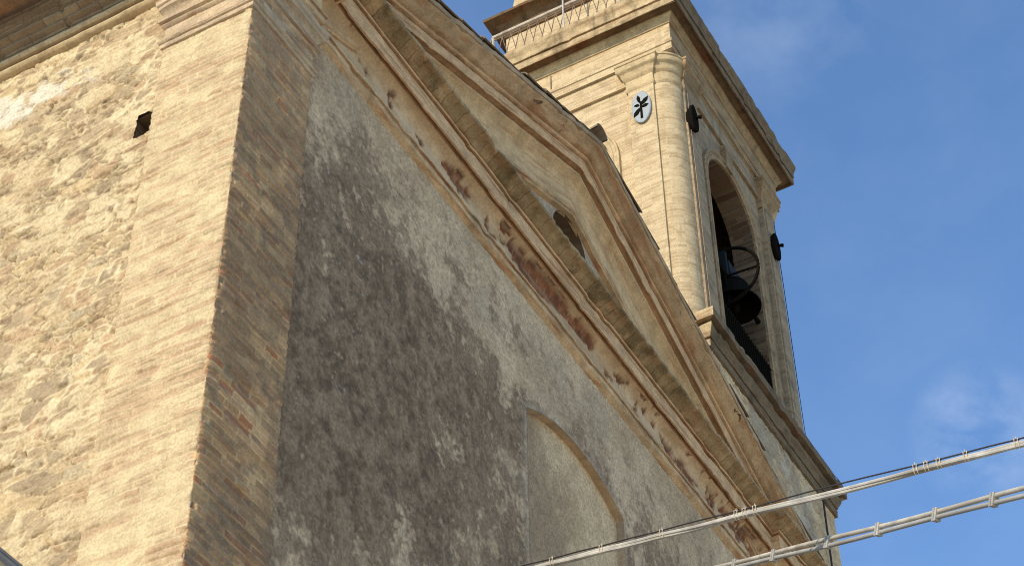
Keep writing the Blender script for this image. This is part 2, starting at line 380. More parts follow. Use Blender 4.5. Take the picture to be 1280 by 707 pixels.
# ---- rubble side wall (plane x = 7.14)
def rubble(u, v, s=0, su=.36, sv=.155, flat=0.):
    wu = u+.05*(fbm(u*4, v*4, 1, 3, s)-.5)*2+.09*(fbm(u*1.3, v*1.6, 4, 2, s+1)-.5)*2; wv = v+.035*(fbm(u*4, v*5, 2, 3, s+2)-.5)*2+.08*(fbm(u*1.1, v*1.2, 7, 2, s+3)-.5)*2
    i1, e1 = voro(wu, wv, su, sv, s+11); i2, e2 = voro(wu+3.3, wv, su*.45, sv*.55, s+12)
    sel = sst(.50, .54, fbm(u*1.4, v*1.7, 3, 3, s+13))           # where small stones take over
    idd = np.where(sel > .5, i2, i1); e = np.where(sel > .5, e2*.45, e1)
    smear = fbm(u*5, v*6, 9, 4, s+20)                             # mortar smeared over stones
    cover = sst(.50, .58, smear+.22*(idd-.5))
    st = sst(.06, .10, e)*(1-cover)
    rough = fbm(u*14, v*20, 0, 4, s+30)-.5; rough2 = fbm(u*45, v*55, 0, 3, s+31)-.5
    h = .004*st+.006*st*(_h((idd*9999).astype(np.int64), 0, 0, 1)-.5)*2+.005*(smear-.5)*(1-st)+.004*rough*(1-.6*st)+.003*rough2
    lip = sst(.03, .07, e)*(1-sst(.09, .15, e))                  # ragged mortar lip and cracks round stones
    cr = (1-sst(.010, .034, e))*sst(.43, .50, fbm(u*3.2, v*4, 5, 3, s+33))*(1-cover*.6)
    h = h-.018*cr*(1-flat)
    layer = fbm(u*5, v*26, 2, 4, s+35); h = h-.008*sst(.60, .64, layer)*(1-flat)  # eroded bedding planes
    rdg = 1-np.abs(2*fbm(u*2.6+9, v*5.5, 8, 4, s+39)-1); crk = sst(.955, .985, rdg)*sst(.45, .55, fbm(u*2, v*2, 3, 2, s+40)); h = h-.012*crk; cr = np.maximum(cr, crk*.8)
    pock = sst(.70, .76, fbm(u*9, v*13, 6, 3, s+37)); h = h-.009*pock
    return h, st, idd, cr, smear, layer, pock
def rubble_col(u, v, h, st, idd, cr, smear, layer, pock, s=0):
    mort = mixc(np.array([.645, .505, .30]), np.array([.58, .44, .255]), sst(.3, .7, fbm(u*3, v*3, 3, 4, s+50)))
    pal = np.array([[.42, .30, .175], [.49, .35, .195], [.45, .325, .19], [.54, .39, .21], [.37, .27, .16], [.48, .32, .18], [.45, .345, .21], [.40, .27, .15]])
    sc = pal[np.clip((idd*8).astype(int), 0, 7)]*(.88+.28*fbm(u*12, v*18, 5, 3, s+51))[..., None]
    c = mixc(mort, sc*.96, st*.95)
    c = mixc(c, np.array([.44, .31, .175]), .45*sst(.56, .70, layer)*(1-st))
    c = mixc(c, np.array([.20, .135, .075]), .8*np.clip(cr+pock*.5, 0, 1))
    return c
ys = np.concatenate([np.arange(6.76, 9.3, .0105), np.arange(9.3, 10.3, .06), np.arange(10.3, 24, .5), [24.]])
zs = np.concatenate([np.arange(-1.6, 6.3, .15), np.arange(6.3, 12.66, .0105)])
U, V_ = np.meshgrid(ys, zs)
r = rubble(U, V_, 1)
h = r[0]; c = rubble_col(U, V_, *r, s=1)
# pale lime patch high on the wall
lp = fbm(U*7, V_*9, 3, 4, 77)
blob = sst(.0, .35, 1-np.hypot((U-8.40)/.80, (V_-12.02-.02*(U-8.4))/.20)+(lp-.5)*1.3)
c = mixc(c, np.array([.70, .62, .48]), .85*blob*sst(.3, .5, lp)); h = h+.01*blob
blob2 = sst(.0, .35, 1-np.hypot((U-6.90)/.22, (V_-7.05)/.12)+(lp-.5)*1.3); c = mixc(c, np.array([.74, .66, .50]), .75*blob2)
# putlog hole: faces removed
hy0, hy1, hz0, hz1 = 6.785, 6.985, 10.95, 11.18
hole = (U > hy0) & (U < hy1+.02*(lp-.5)*2) & (V_ > hz0+.012*np.sin((U-hy0)*30)) & (V_ < hz1)
keep = ~(hole[:-1, :-1] | hole[:-1, 1:] | hole[1:, 1:] | hole[1:, :-1])
f = gfaces(*U.shape, keep=keep)
build('side_wall', np.stack([7.14-h, U, V_], -1), f[:, ::-1], M['rubble'], church, col=c, sharp=0)
# hole lining and grille
mb = MB()
mb.box((7.165, hy0-.06, hz1-.004), (7.6, hy1+.10, hz1+.08)); mb.box((7.165, hy0-.06, hz0-.06), (7.6, hy1+.10, hz0+.0))
mb.box((7.165, hy0-.08, hz0), (7.6, hy0-.003, hz1-.006)); mb.box((7.17, hy1+.022, hz0), (7.6, hy1+.12, hz1-.006)); mb.box((7.45, hy0, hz0), (7.5, hy1+.02, hz1-.006))
ph = mb.build('putlog_hole', M['tredbrick'], church)
mb = MB()
for i in range(11):
    q = hy0+.012+i*.0165; mb.tube([(7.30, q, hz0+.003), (7.24, q, hz1-.01)], .0035, 5)
mb.build('grille', M['rust'], ph)

# ---- corner pilaster: one brick sheet wrapping the corner
def pilaster_sheet(name, x0, xface, side, parent):
    # u runs along facade face from x0 to the corner and then down the side face
    sgn = 1 if side < 0 else -1
    lf = abs(xface-x0); n1 = int((lf+.08)/.009); n2 = int(.79/.009)
    pts = [(x0, 6.09)]+[(x0+(xface-x0)*0, 6.08-.08*i/6) for i in range(1, 6)]
    front = [(x0+(xface-x0)*i/(n1), 6.0) for i in range(n1+1)]; sidep = [(xface, 6.0+.79*i/n2) for i in range(1, n2+1)]+[(xface+sgn*.07, 6.79)]
    path = pts+front+sidep; ci = len(pts)+n1
    zz = np.concatenate([np.arange(-1.6, 6.3, .12), np.arange(6.3, 12.40, .0085)])
    arr = np.array(path); du = np.concatenate([[0], np.cumsum(np.hypot(*np.diff(arr, axis=0).T))])
    U, Z = np.meshgrid(du, zz); PX = np.broadcast_to(arr[:, 0], U.shape); PY = np.broadcast_to(arr[:, 1], U.shape)
    nx = np.zeros(len(path)); ny = np.zeros(len(path))
    ny[:ci] = -1; nx[ci+1:] = -sgn; nx[ci] = -sgn*.8; ny[ci] = -.8; nx[:len(pts)] = sgn*.6; ny[:len(pts)] = -.3; nx[-1] = 0
    uc = du[ci]; onside = U > uc
    idd, e, id2 = bricks(U-uc+50, Z+.006*(fbm(U*2, Z*2, 0, 2, 61)-.5), .27, .060, 5)
    cover = sst(.44, .60, fbm(U*4, Z*9, 4, 4, 62))
    cover = np.where(onside, np.clip(cover*.75+.28, 0, 1), cover*.35)
    st = sst(.004, .011, e)*(1-cover*.85)
    worn = (id2 > .80)*1.
    course = fbm(U*2.2, Z*17, 1, 4, 63)
    h = .010*st-.016*worn*st*(1-cover)+.006*(fbm(U*25, Z*40, 0, 3, 64)-.5)+.008*(fbm(U*6, Z*14, 0, 3, 65)-.5)-.010*sst(.6, .72, course)*(1-.5*cover)
    edge = np.exp(-np.abs(U-uc)/.02); h = h-edge*.030*sst(.48, .66, fbm(Z*7, Z*0+3., 0, 4, 66))-edge*.006
    brick = mixc(np.array([.44, .30, .18]), np.array([.32, .185, .11]), idd); brick = np.where((id2 > .9)[..., None], np.array([.40, .19, .115]), brick)
    mort = mixc(np.array([.64, .50, .285]), np.array([.58, .445, .255]), fbm(U*5, Z*5, 2, 3, 67))
    cside = mixc(mort, mixc(brick, np.array([.60, .44, .255]), np.full(U.shape, .40)), st*.8)
    cside = mixc(cside, np.array([.47, .30, .175]), .55*sst(.56, .68, course))
    idq = _h((idd*99991).astype(np.int64), (id2*77777).astype(np.int64), 9, 3)
    cside = mixc(cside, np.array([.43, .25, .14]), .6*(idq > .88)*st*sst(.3, .5, fbm(U*3, Z*3, 3, 3, 70))); cside = mixc(cside, np.array([.30, .21, .125]), .5*(1-sst(.002, .006, e))*sst(.5, .6, fbm(U*6, Z*6, 3, 3, 71)))
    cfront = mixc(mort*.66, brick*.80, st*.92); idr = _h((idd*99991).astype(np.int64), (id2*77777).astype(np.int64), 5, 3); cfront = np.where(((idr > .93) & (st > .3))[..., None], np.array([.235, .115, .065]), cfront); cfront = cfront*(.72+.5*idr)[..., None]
    lich = sst(.42, .62, fbm(U*3.2+1, Z*1.5, 5, 5, 68)); cfront = mixc(cfront, np.array([.14, .105, .075]), .50*lich)
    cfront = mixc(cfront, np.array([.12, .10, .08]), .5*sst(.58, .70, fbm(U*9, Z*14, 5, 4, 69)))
    grad = sst(10.2, 12.0, Z); cfront = mixc(cfront, np.array([.27, .215, .155]), .4*grad)
    cfront = cfront*np.array([1.68, 1.43, 1.20])
    cc = np.where(onside[..., None], cside, cfront)
    V = np.stack([PX+nx*h, PY+ny*h, Z], -1)
    f = gfaces(*U.shape); 
    return build(name, V, f if side > 0 else f[:, ::-1], M['pilaster'], parent, col=cc, sharp=0)
pil = pilaster_sheet('corner_pilaster', 7.84, 7.08, -1, church)
pil2 = pilaster_sheet('corner_pilaster', 16.40, 17.16, 1, church)
def capital(path, parent):
    sweep('capital', path, [(.0, 11.745), (.018, 11.75), (.026, 11.77), (.02, 11.79), (.034, 11.797), (.042, 11.815), (.034, 11.83), (.006, 11.85), (.006, 11.985), (.024, 11.995), (.034, 12.01), (.026, 12.03), (.05, 12.04),
          (.052, 12.075), (.018, 12.09), (.024, 12.13), (.045, 12.165), (.07, 12.18), (.072, 12.215), (.085, 12.225), (.085, 12.28), (.02, 12.32), (.02, 12.43)], M['capstone'], parent, amp=.003, chip=.02, seed=3)
capital([(7.16, 6.79), (7.08, 6.79), (7.08, 6.0), (7.83, 6.0), (7.83, 6.09)], pil)
capital([(16.41, 6.09), (16.41, 6.0), (17.16, 6.0), (17.16, 6.79), (17.1, 6.79)], pil2)

# ---- facade render wall with segmental blind niche
AX, AHW, AZS, RISE = XC, .87, 11.10, .24
AR = (AHW**2+RISE**2)/(2*RISE); AZC = AZS+RISE-AR
def niche_d(x, z):   # signed distance-ish (negative inside)
    top = np.hypot(x-AX, z-AZC)-AR
    return np.maximum(np.abs(x-AX)-AHW, np.where(z > AZC+.3, top, -9))
xs = np.concatenate([np.arange(7.80, 14.6, .0155), np.arange(14.6, 16.43, .03)]); zs = np.concatenate([np.arange(-1.6, 6.8, .2), np.arange(6.8, 12.44, .0155)])
X, Z = np.meshgrid(xs, zs)
def render_layers(X, Z, s=0):
    big = fbm(X*.55+3, Z*.50, 0, 5, 101+s, .55); med = fbm(X*2.3, Z*1.3, 2, 5, 102+s, .6); sm = fbm(X*9, Z*7, 3, 5, 103+s, .6); pep = fbm(X*28, Z*26, 4, 3, 104+s)
    return big, med, sm, pep
big, med, sm, pep = render_layers(X, Z)
top = 12.4-Z
dark = .30+1.2*(big-.5)+1.3*(med-.5)+1.7*(sm-.5)+1.4*(pep-.5)+.22*sst(.8, 2.0, top)
dark += .46*sst(.5, 1.5, top)*(1-.40*sst(3.2, 5.0, top))            # black crust grows below the clean strip under the cornice
dark -= .46*(1-sst(.06, .58+.7*(med-.5), top))
dark += .20*np.exp(-((X-9.8)/1.6)**2-((Z-10.2)/1.1)**2)+.28*np.exp(-((X-9.4)/.9)**2-((Z-9.3)/.9)**2)
run = fbm(X*7, Z*.7, 3, 4, 108); flk = fbm(X*4+.8*sm, Z*3.2, 5, 5, 109, .6); dark += .55*(run-.5)-.34*sst(.60, .625, flk)+.22*sst(.40, .375, flk)
dark += .30*(1-sst(8.6, 11.0, X))*sst(.12, .6, top)+.16*sst(11.6, 12.6, X)*sst(.5, 1.0, top)
dark += .42*np.exp(-((X-8.35)/.45)**2-((Z-8.6)/.8)**2)
def bl(cx, cz, rx, rz, sl=0, ww=.7):
    return sst(0, .35, 1-np.hypot((X-cx)/rx, (Z-cz-sl*(X-cx))/rz)+(sm-.5)*ww+(med-.5)*ww)
dark -= .85*bl(10.9, 11.40, .85, .15, .02, .40); dark += .30*bl(10.6, 11.72, .9, .10, .02, .5); dark -= .5*bl(11.45, 11.45, .5, .17, -.1, .5); dark -= .5*bl(9.12, 11.5, .17, .12, .1)
dark -= .25*bl(8.25, 11.6, .3, .5)
dark -= .35*bl(14.0, 11.0, .22, .24)
dk = sst(-.05, 1.35, dark)
pale = mixc(np.array([.68, .475, .285]), np.array([.54, .365, .21]), sst(.35, .65, med))
crust = mixc(np.array([.165, .104, .060]), np.array([.37, .24, .142]), sst(.3, .7, sm*.6+pep*.4))
mid = np.array([.52, .345, .205])
c = mixc(mixc(pale, np.broadcast_to(mid, pale.shape), sst(.05, .5, dk)), crust, sst(.35, .98, dk))
c = mixc(c, np.array([.60, .49, .37]), .6*sst(.71, .79, fbm(X*33, Z*30, 2, 4, 120))*sst(.45, .7, fbm(X*1.5, Z*1.5, 8, 3, 122)))
c = mixc(c, np.array([.44, .33, .215]), .45*sst(.55, .75, fbm(X*1.2+9, Z*1.1, 2, 4, 121))*(1-dk))
h = .005*(med-.5)+.009*(sm-.5)+.007*(pep-.5)-.004*dk*sm-.004*sst(.60, .625, flk)
rim = np.exp(-(niche_d(X, Z)/.05)**2)*(niche_d(X, Z) > -.02)
c = mixc(c, np.array([.54, .43, .31]), .55*rim)
D = niche_d(X, Z)
# snap rows and columns near the niche edge on to it
inside = D < 0
keep = ~(inside[:-1, :-1] & inside[:-1, 1:] & inside[1:, 1:] & inside[1:, :-1])
near = inside & (D > -.03)
Xs, Zs = X.copy(), Z.copy()
side = near & ((np.abs(X-AX)-AHW) > (np.hypot(X-AX, Z-AZC)-AR))
Xs = np.where(side, AX+np.sign(X-AX)*AHW, Xs)
tp = near & ~side
ang = np.arctan2(Z-AZC, X-AX); Xs = np.where(tp, AX+AR*np.cos(ang), Xs); Zs = np.where(tp, AZC+AR*np.sin(ang), Zs)
build('front_wall', np.stack([Xs, 6.08-h*(~near), Zs], -1), gfaces(*X.shape, keep=keep), M['render'], church, col=c, sharp=0)
# niche: curved reveal and back panel
th = math.asin(AHW/AR); arc = [(AX+AR*math.sin(a), AZC+AR*math.cos(a)) for a in np.linspace(-th, th, 60)]
outl = [(AX-AHW, z) for z in np.arange(0, AZS, .06)]+arc+[(AX+AHW, z) for z in np.arange(0, AZS, .06)[::-1]]
o = np.array(outl); dep = np.array([6.074, 6.10, 6.125, 6.155])
Vn = np.stack([np.repeat(o[:, 0:1], 4, 1), np.broadcast_to(dep, (len(o), 4))+0*o[:, 0:1], np.repeat(o[:, 1:2], 4, 1)], -1)
Vn += (fbm(Vn[..., 0]*12, Vn[..., 1]*12, Vn[..., 2]*12, 3, 9)-.5)[..., None]*.008
q = fbm(Vn[..., 0]*6, Vn[..., 2]*6, 0, 4, 91)
build('niche_reveal', Vn, gfaces(*Vn.shape[:2]), M['panel'], church, col=mixc(np.array([.50, .36, .22]), np.array([.40, .29, .19]), sst(.4, .6, q)), sharp=0)
xs = np.arange(AX-AHW-.02, AX+AHW+.03, .0155); zs = np.concatenate([np.arange(0, 7.5, .3), np.arange(7.5, 11.38, .0155)])
X, Z = np.meshgrid(xs, zs); big, med, sm, pep = render_layers(X, Z, 7)
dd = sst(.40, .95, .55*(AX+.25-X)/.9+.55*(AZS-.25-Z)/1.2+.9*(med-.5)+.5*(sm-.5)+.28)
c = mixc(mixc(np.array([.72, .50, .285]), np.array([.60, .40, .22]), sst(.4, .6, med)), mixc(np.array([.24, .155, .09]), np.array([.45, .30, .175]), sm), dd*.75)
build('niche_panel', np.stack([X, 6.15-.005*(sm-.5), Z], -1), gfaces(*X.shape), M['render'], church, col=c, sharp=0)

# ---- entablature (ressauts over both corner pilasters)
EP = [(7.15, 6.79), (7.08, 6.79), (7.08, 6.0), (7.84, 6.0), (7.84, 6.08), (16.40, 6.08), (16.40, 6.0), (17.16, 6.0), (17.16, 6.79), (17.1, 6.79)]
ent = sweep('architrave', EP, [(0, 12.37), (.05, 12.405), (.052, 12.46), (.03, 12.462), (.03, 12.478), (.065, 12.478), (.065, 12.50), (.015, 12.505), (.0, 12.54)], M['trim'], church, chip=.03, seed=11, amp=.007)
# frieze with fallen-stucco patches (mask carried by vertex colours)
def frieze():
    prof = resample([(.02, 12.515), (.03, 12.535), (.03, 12.69), (.045, 12.735), (.08, 12.775), (.128, 12.80)], .02)
    path = [(7.84, 6.08), (16.40, 6.08)]
    xs = np.arange(7.86, 16.40, .0155); pr = np.array(prof); X = np.repeat(xs[:, None], len(pr), 1); P = np.repeat(pr[None, :, 0], len(xs), 0); Z = np.repeat(pr[None, :, 1], len(xs), 0)
    s_ = np.concatenate([[0], np.cumsum(np.hypot(*np.diff(pr, axis=0).T))]); T = np.repeat((s_/s_[-1])[None], len(xs), 0)
    nz = fbm(X*5, T*3, 0, 5, 131); n2 = fbm(X*16, T*7, 0, 4, 132)
    def g(cx, ct, rx, rt): return np.exp(-((X-cx)/rx)**2-((T-ct)/rt)**2)
    f = .9*g(11.25, .45, .42, .38)+.8*g(11.75, .65, .35, .3)+.8*g(12.2, .72, .3, .22)+.62*g(10.15, .35, .13, .3)+.55*g(10.0, .65, .10, .2)+.5*g(9.85, .55, .1, .2)+.45*g(8.5, .5, .06, .2)+.45*g(9.0, .7, .08, .2)+.45*g(10.55, .65, .06, .3)+.5*g(10.75, .7, .07, .3)
    f += .55*g(13.0, .5, .12, .3)+.5*g(13.35, .3, .07, .3)+.55*g(14.0, .5, .12, .35)+.45*g(14.5, .4, .2, .3)+.45*g(15.3, .6, .3, .3)+.45*g(15.9, .6, .3, .4)+.4*g(12.8, .3, .1, .3)
    n3 = fbm(X*1.1, T*1.2, 3, 3, 138)
    red = sst(.42, .445, f+1.5*(nz-.5)+1.0*(n2-.5)+.55*(n3-.5)+.16*sst(12.8, 13.4, X)-.0)
    base = mixc(np.array([.68, .475, .285]), np.array([.57, .385, .22]), sst(.35, .65, fbm(X*2, T*2, 4, 5, 133)))
    base = mixc(base, np.array([.46, .29, .15]), .5*sst(.55, .7, fbm(X*3, T*5+3, 4, 4, 134)))
    low = (1-sst(.0, .16, T)); base = mixc(base, np.array([.40, .24, .13]), .5*low*sst(.35, .6, nz))
    rc = mixc(np.array([.25, .10, .05]), np.array([.13, .052, .030]), sst(.35, .65, n2))
    bi, be, bj = bricks(X+40, T*.30, .26, .055, 139)
    rc = mixc(rc, rc*1.7*np.array([1, .95, .9]), bj*.8); rc = mixc(rc, np.broadcast_to(np.array([.36, .27, .18]), rc.shape), (1-sst(.003, .008, be))*.7)
    halo = sst(.30, .42, f+1.5*(nz-.5)+1.0*(n2-.5)+.55*(n3-.5)+.16*sst(12.8, 13.4, X))
    base = mixc(base, np.array([.47, .27, .14]), .5*halo)
    c = mixc(base, rc, red*.93)
    P2 = P-.020*red-.004*red*(1-sst(.003, .008, be))+.005*(n2-.5)*(1+red)+.004*halo*(1-red)
    build('frieze', np.stack([X, 6.08-P2, Z], -1), gfaces(*X.shape)[:, ::-1], M['panel'], church, col=c)
frieze()
sweep('frieze', [EP[0]]+EP[1:4]+[(7.84, 6.075)], [(.0, 12.53), (.03, 12.535), (.03, 12.70), (.045, 12.735), (.08, 12.775), (.128, 12.80)], M['frieze'], church, seed=17)
sweep('frieze', [(16.40, 6.075)]+EP[6:], [(.0, 12.53), (.03, 12.535), (.03, 12.70), (.045, 12.735), (.08, 12.775), (.128, 12.80)], M['frieze'], church, seed=18)
sweep('corona', EP, [(.10, 12.80), (.128, 12.802), (.132, 12.865), (.16, 12.865), (.165, 12.80), (.182, 12.80), (.184, 12.972), (.10, 12.978), (.10, 13.003), (.200, 12.985), (.206, 12.98), (.208, 13.01), (.17, 13.02)], M['corona'], church, chip=.012, seed=12, amp=.0028)
sweep('cornice', EP, [(.17, 13.005), (.20, 13.015), (.215, 13.01), (.245, 13.02), (.275, 13.045), (.30, 13.058), (.335, 13.062), (.352, 13.07), (.356, 13.10), (.30, 13.13), (.0, 13.24), (-.03, 13.24)], M['mossy'], church, chip=.02, seed=13, amp=.006, freq=11, joint=.15, jd=.010)

# ---- tympanum with blind oculus
OX, OZ, OR = 12.18, 13.87, .325
nx, nz = 420, 150
xs = np.linspace(7.3, 16.94, 700); ts = np.linspace(0, 1, 120)
X, T = np.meshgrid(xs, ts); ztop = 14.25-.405*np.abs(X-XR); Z = 13.20+T*(np.maximum(ztop, 13.21)-13.20)
D = np.hypot(X-OX, Z-OZ)-OR; ins = D < 0; keep = ~(ins[:-1, :-1] & ins[:-1, 1:] & ins[1:, 1:] & ins[1:, :-1])
nr = ins & (D > -.03); ang = np.arctan2(Z-OZ, X-OX); X2 = np.where(nr, OX+OR*np.cos(ang), X); Z2 = np.where(nr, OZ+OR*np.sin(ang), Z)
sm = fbm(X*6, Z*6, 1, 5, 141); md = fbm(X*1.7, Z*1.7, 1, 5, 142)
c = mixc(mixc(np.array([.52, .39, .26]), np.array([.43, .32, .21]), sst(.3, .7, sm)), np.array([.27, .23, .195]), .75*sst(.50, .64, md*.5+sm*.5))
tym = build('tympanum', np.stack([X2, 6.08-.006*(sm-.5)*(~nr), Z2], -1), gfaces(*X.shape, keep=keep), M['render'], church, col=c, sharp=0)
mb = MB(); k = 72
ring = [(OX+OR*math.cos(a), OZ+OR*math.sin(a)) for a in np.linspace(0, 2*math.pi, k, endpoint=False)]
vs = [(x, 6.075, z) for x, z in ring]+[(x, 6.24, z) for x, z in ring]+[(OX+(x-OX)*.8, 6.25, OZ+(z-OZ)*.8) for x, z in ring]+[(OX, 6.25, OZ)]
fs = [(i, (i+1) % k, k+(i+1) % k, k+i) for i in range(k)]+[(k+i, k+(i+1) % k, 2*k+(i+1) % k, 2*k+i) for i in range(k)]+[(2*k+i, 2*k+(i+1) % k, 3*k) for i in range(k)]
mb.add(vs, fs); mb.build('oculus', M['tredbrick'], tym, smooth=True)

# ---- raking cornice
zr = lambda X: -.405*np.sqrt((X-XR)**2+.00001)
RP = [(6.72, 6.08), (XR, 6.08), (17.55, 6.08)]
sweep('raking_moulding', RP, [(-.02, 14.205), (.0, 14.215), (.048, 14.225), (.052, 14.25), (.064, 14.26), (.064, 14.30), (.01, 14.305), (.01, 14.33)], M['rtrim'], church, zfun=zr, chip=.02, seed=21, amp=.006)
sweep('raking_frieze', RP, [(.0, 14.325), (.028, 14.327), (.028, 14.57), (.045, 14.64), (.08, 14.70), (.135, 14.735), (.14, 14.76)], M['rakeband'], church, zfun=zr, seed=22, amp=.004)
sweep('raking_corona', RP, [(0.135, 14.755), (0.11, 14.82), (0.178, 14.82), (0.185, 14.780), (0.198, 14.775), (0.202, 14.790), (0.208, 14.888), (0.13, 14.893), (0.13, 14.918), (0.232, 14.906), (0.238, 14.910), (0.240, 14.940), (0.220, 14.950)], M['rcorona'], church, zfun=zr, chip=.012, seed=23, amp=.0028)
sweep('raking_cyma', RP, [(0.220, 14.942), (0.255, 14.945), (0.270, 14.945), (0.300, 14.965), (0.330, 14.995), (0.355, 15.010), (0.375, 15.020), (0.385, 15.035)], M['cyma'], church, zfun=zr, chip=.02, seed=24, amp=.006)
sweep('edge_slab', RP, [(0.355, 15.038), (0.395, 15.040), (0.400, 15.050), (0.402, 15.085), (0.390, 15.100), (0.170, 15.140)], M['slab'], church, zfun=zr, chip=.03, seed=25, amp=.008)

# roof: deck and verge tiles
rf = MB()
for sx in (-1, 1):
    xe = XR+sx*5.55
    rf.add([(XR, 5.70, 15.11), (xe, 5.70, 15.11-.405*5.55), (xe, 26, 15.11-.405*5.55), (XR, 26, 15.11), (XR, 5.70, 15.05), (xe, 5.70, 15.05-.405*5.55), (xe, 26, 15.05-.405*5.55), (XR, 26, 15.05)],
           [(0,1,2,3),(4,7,6,5),(0,4,5,1),(1,5,6,2)] if sx > 0 else [(3,2,1,0),(5,6,7,4),(1,5,4,0),(2,6,5,1)])
roof = rf.build('roof', M['roof'], church)
def coppo(mb, p0, dx, dz, wid, ln, lift, up_=True, n=7):
    """half-round tile lying along (dx,dz) direction in plane XZ"""
    d = Vector((dx, 0, dz)).normalized(); y = Vector((0, 1, 0)); nn = d.cross(y)
    if nn.z < 0: nn = -nn
    vs = []; t = .016
    for e, (s, w_) in enumerate(((0, wid*1.08), (ln, wid*.86))):
        for rr in (1, 1-t/(wid*.5)):
            for i in range(n+1):
                a = math.pi*i/n; ra = w_*.5*rr
                vs.append(Vector(p0)+d*s+y*(-math.cos(a)*ra)+nn*(math.sin(a)*ra*.62+lift*(1-e*.5)))
    m = n+1; fs = []
    for i in range(n):
        fs += [(i, i+1, 2*m+i+1, 2*m+i), (m+i+1, m+i, 3*m+i, 3*m+i+1), (i+1, i, m+i, m+i+1), (2*m+i, 2*m+i+1, 3*m+i+1, 3*m+i)]
    fs += [(0, 2*m, 3*m, m), (n, m+n, 3*m+n, 2*m+n)]
    mb.add(vs, fs)
mb = MB()
for sx in (-1, 1):
    s = .02
    while s < 5.45:
        x = XR+sx*s; z = 15.115-.405*s+random.uniform(-.006, .012)
        # tile lies with its wide end down the slope
        ln = .42*random.uniform(.9, 1.05); xl = x+sx*ln
        coppo(mb, (xl, 5.75+random.uniform(-.02, .025), z-.405*ln-.012), -sx, .405, .15*random.uniform(.92, 1.1), ln*1.06, .012+random.uniform(0, .01))
        for row in range(1, 5):
            coppo(mb, (xl, 5.75+.21*row+random.uniform(-.015, .015), z-.405*ln), -sx, .405, .17, ln*1.06, .016)
        s += ln*.93
# ridge
for i in range(16):
    y0 = 5.66+i*.4
    vs = []; 
    for e, (yy, wd, lf) in enumerate(((y0, .23, .03 if i else .06), (y0+.42, .19, .0))):
        for rr in (1, .86):
            for q in range(8):
                a = math.pi*q/7; vs.append((XR+(-math.cos(a))*wd*.5*rr, yy, 15.14+lf+math.sin(a)*wd*.42*rr))
    m_ = 8; fs = []
    for q in range(7): fs += [(q, q+1, 2*m_+q+1, 2*m_+q), (m_+q+1, m_+q, 3*m_+q, 3*m_+q+1), (q+1, q, m_+q, m_+q+1)]
    mb.add(vs, fs)
mb.build('roof_tiles', M['tile'], roof, smooth=True)

# ---- side eaves: rope mouldings, shaded brick courses and tile overhang
SP = [(7.14, 22.), (7.14, 6.86)]
sweep('string_moulding', SP, [(-.06, 12.47), (.02, 12.478), (.045, 12.492), (.055, 12.515), (.045, 12.542), (.024, 12.55), (.026, 12.556), (.066, 12.562), (.086, 12.585), (.084, 12.61), (.062, 12.632), (.03, 12.64), (0, 12.64)], M['tbrick'], church, joint=.42, seed=31, amp=.0025)
E_ = mat_brick('eaves_brick', (.34, .27, .18), (.27, .185, .12), (.18, .14, .095), H=.047, Lb=.34, contrast=.95, grime=.4, axis='y')
sweep('eaves_courses', SP, [(.05, 12.63), (.085, 12.66), (.085, 12.664), (.135, 12.672), (.14, 12.70), (.188, 12.71), (.195, 12.735), (.22, 12.742), (.222, 12.775), (.25, 12.78), (.262, 12.80), (.272, 12.915), (.262, 12.935), (.2, 12.94)], E_, church, joint=.33, seed=32, amp=.005)
mb = MB(); yy = 6.9
while yy < 22:
    vs = []
    wd = .20
    for e, (xx, zz, ww_) in enumerate(((6.60+random.uniform(-.02, .02), 12.955, wd), (7.14, 13.18, wd*.86))):
        for rr in (1, .84):
            for q in range(8):
                a = math.pi*q/7; vs.append((xx, yy-math.cos(a)*ww_*.5*rr, zz+.01+math.sin(a)*ww_*.4*rr))
    m_ = 8; fs = []
    for q in range(7): fs += [(q, q+1, 2*m_+q+1, 2*m_+q), (m_+q+1, m_+q, 3*m_+q, 3*m_+q+1), (q+1, q, m_+q, m_+q+1)]
    mb.add(vs, fs); yy += .235
mb.box((6.62, 6.84, 12.925), (7.2, 22, 12.95))
mb.build('eaves_tiles', M['soffit'], church, smooth=True)  # eaves shade carried by the dark soffit colour on the tiles
# body behind the front (back and right hand walls)
mb = MB(); mb.box((7.3, 6.3, -1.6), (17.0, 25.9, 12.75))
mb.box((16.40, 6.12, -1.6), (17.1, 6.8, 12.4))
mb.build('rear_walls', M['tbrick_front'], church)

# ================================================================== BELL TOWER
TX, TY, TH = 19.26, 8.78, 1.87          # centre and half side of the shaft
x0, x1, y0, y1 = TX-TH, TX+TH, TY-TH, TY+TH
tower = thing('bell_tower', (TX, TY, -1.6), 'square brick bell tower with an arched belfry rising behind the church pediment', 'bell tower')
# lower stage (rubble) with plane front y=6.76
lx0, lx1, ly0, ly1 = x0-.16, x1-.03, 6.76, y1+.15
xs = np.arange(lx0, lx1+.012, .015); zs = np.concatenate([np.arange(-1.6, 12.3, .2), np.arange(12.3, 17.0, .015)])
X, Z = np.meshgrid(xs, zs); r = rubble(X, Z, 41, .26, .10, flat=.3); c = rubble_col(X, Z, *r, s=41)
gl = np.array([.34, .30, .25]); c = (c*.75+gl*.55)*np.array([1.12, 1.0, .84]); c = mixc(c, np.array([.24, .20, .16]), .55*sst(.48, .66, fbm(X*1.6, Z*1.2, 3, 5, 151)))
c = mixc(c, np.array([.62, .52, .39]), .5*sst(.55, .7, fbm(X*5, Z*5, 3, 4, 152)))
lw = build('lower_front_wall', np.stack([X, ly0-r[0], Z], -1), gfaces(*X.shape), M['rubble'], tower, col=c, sharp=0)
mb = MB(); mb.box((lx0, ly0+.03, -1.6), (lx1, ly1, 17.0)); mb.build('lower_walls', M['tbrick'], tower)
